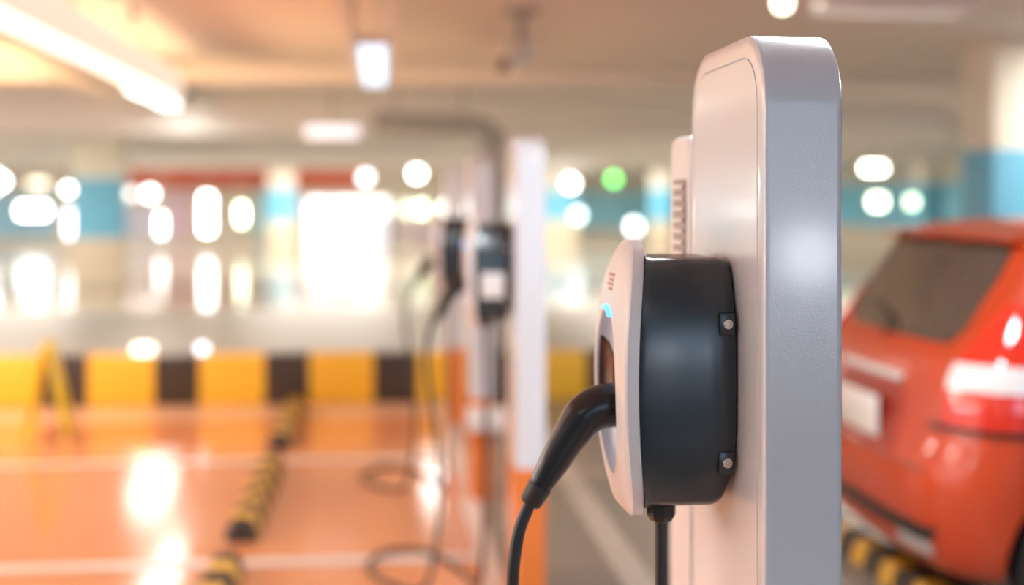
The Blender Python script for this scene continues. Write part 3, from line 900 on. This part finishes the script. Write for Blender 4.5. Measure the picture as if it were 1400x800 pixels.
# side and front glazing
for sd in (-1, 1):
    for l0, l1, n0, n1 in ((0.62, 1.0, 0.80, 1.0), (1.04, 1.86, 1.04, 1.84), (1.92, 2.70, 1.90, 2.10)):
        def sw(a, c, sd=sd, l0=l0, l1=l1, n0=n0, n1=n1):
            h = lerp(1.03, 1.40, c)
            return (lerp(idx_l(lerp(l0, n0, c), h), idx_l(lerp(l1, n1, c), h), a), h, sd)
        link('side_window', patch(sw, 12, 8, 0.005), M['glass'], car, 40)
    b = bmesh.new(); bmesh.ops.create_uvsphere(b, u_segments=16, v_segments=10, radius=1)
    for v in b.verts: v.co = Vector((2.62 + v.co.x * 0.07, -sd * (0.90 + v.co.y * 0.10), 1.03 + v.co.z * 0.07))
    link('door_mirror', b, M['carred'], car, 60)
    def hd(a, c, sd=sd):
        h = lerp(0.64, 0.78, c); return (lerp(NP - 1 - NR - 6, NP - 1 - NR + 6, a), h, sd)
    link('head_lamp', patch(hd, 10, 6, 0.01), M['tailclear'], car, 40)
    for lv in (1.02, 1.89):
        link('door_handle', patch(lambda a, c, sd=sd, lv=lv: (lerp(idx_l(lv + .1, .9), idx_l(lv + .28, .9), a), lerp(.89, .915, c), sd), 6, 3, 0.025), M['carred'], car, 40)
def ws(a, c):
    h = lerp(1.03, 1.42, c); i = NP - 1 - NR - 5
    s = lerp(-1, 1, a)
    return (lerp(NP - 1, i, abs(s)), h, 1 if s >= 0 else -1)
link('windscreen', patch(ws, 20, 8, 0.006), M['glass'], car, 40)
for wx in WX:
    for s in (-1, 1):
        b = bmesh.new()
        lathe(b, (wx, s * 0.64, WR), (0, s, 0), [(0, .2), (0.0, .285), (0.02, .303), (.05, WR), (.15, WR), (.175, .303), (.19, .285), (.185, .215), (.16, .20)], 48)
        w = link('wheel', b, M['tyre'], car, 40)
        b = bmesh.new()
        lathe(b, (wx, s * 0.79, WR), (0, s, 0), [(0, .205), (.03, .21), (.036, .20), (.02, .19), (.0, .18), (.0, .06), (.022, .055), (.022, .001)], 40)
        for k in range(7):
            w_ = 2 * PI * k / 7
            d = Vector((math.cos(w_), 0, math.sin(w_)))
            c0 = Vector((wx, s * 0.805, WR))
            cyl(b, c0 + d * .04, c0 + d * .20, .028, .02, 8)
        link('alloy_rim', b, M['rim'], w, 35)

# ------------------------------------------------------------------- lights
def area(name, loc, target, sx, sy, power, col):
    ld = bpy.data.lights.new(name, 'AREA'); ld.shape = 'RECTANGLE'; ld.size = sx; ld.size_y = sy
    ld.energy = power; ld.color = col
    o = bpy.data.objects.new(name, ld); COL.objects.link(o); o.location = loc
    o.rotation_euler = (Vector(target) - Vector(loc)).to_track_quat('-Z', 'Y').to_euler()
    return o
# daylight from the open side of the car park at left
area('daylight_left', (-13, 3.0, 1.6), (0, 4.5, 1.2), 8, 2.2, 65, (0.90, 0.96, 1.0))
area('fill_behind', (1.6, -4.6, 1.7), (0.9, 4, 1.3), 4, 2.0, 50, (0.50, 0.72, 1.0))  # added blue fill, out of view, to cool the pedestal's near side
# round lamp behind the camera that shines on the pedestal's near side
lb = area('lamp_behind', (2.35, -3.4, 1.28), (0.6, 1.857, 1.5), 0.34, 0.34, 7, (0.92, 0.95, 1.0)); lb.data.shape = 'DISK'
# rows of ceiling fixtures above the bays and the far hall
for x, y, e in ((-4.5, -2.0, 8), (-1.6, -2.0, 5), (2.6, -2.0, 5), (-4.5, 2.5, 11), (-2.9, 2.5, 8), (1.15, 2.4, 80), (4.4, 2.6, 30)):
    tube_light('fluorescent_light', 'fluorescent ceiling light above the bays, out of the picture', (x, y, 2.72), 1.5, 'y', (0.88, 0.95, 1.0), 3, e, 0.26, 'ceiling lights over the near bays')
for x, y in ((-9, 20.5), (6.5, 20.5), (-9, 31), (-1.5, 31), (6.5, 31), (-9, 42), (-1.5, 42), (6.5, 42)):
    area('hall_light', (x, y, 2.88), (x, y, 0), 3.5, 1.0, 400, (1.0, 0.95, 0.86))
for u in (205, 604):
    q = P(u, 160, 20.2)
    area('hall_light', (q.x, q.y, 2.88), (q.x, q.y, 0), 0.5, 3.0, 60, (1.0, 0.97, 0.92))
for (x, y) in ((-7.5, 8.5), (-8.5, 13.5), (5.8, 9.0), (7.5, 13.5), (-6.0, 6.3), (5.2, 6.0)):
    area('lane_fill', (x, y, 2.86), (x, y, 0), 0.4, 2.4, 115 if y < 8 else (80 if x == 5.8 else 185), (1.0, 0.94, 0.86))  # unseen lights added off frame to brighten beams and kerb
# unseen warm uplight, added to tint the ceiling orange at left
sb = area('warm_ceiling_fill', (-5.6, 9.3, 0.8), (-4.3, 10.3, 2.9), 2.0, 1.2, 200, (1.0, 0.62, 0.28)); sb.data.spread = math.radians(100)

w = bpy.data.worlds.new('World'); S.world = w; w.use_nodes = True
bg = w.node_tree.nodes['Background']
bg.inputs[0].default_value = (0.92, 0.97, 1.0, 1); bg.inputs[1].default_value = 1.1

# ------------------------------------------------------------------- camera
cd = bpy.data.cameras.new('camera'); co = bpy.data.objects.new('camera', cd); COL.objects.link(co)
co.location = (0, 0, H); co.rotation_euler = (PI / 2, 0, -TH)
cd.sensor_width = 36; cd.lens = F / 1400 * 36; cd.shift_y = -(400 - HZ) / 1400
cd.clip_start = 0.05; cd.clip_end = 200
cd.dof.use_dof = True; cd.dof.focus_distance = 1.98; cd.dof.aperture_fstop = 1.25
S.camera = co
S.view_settings.view_transform = 'Standard'; S.view_settings.look = 'None'
S.view_settings.gamma = 1; S.view_settings.use_curve_mapping = False
S.view_settings.exposure = 0.22
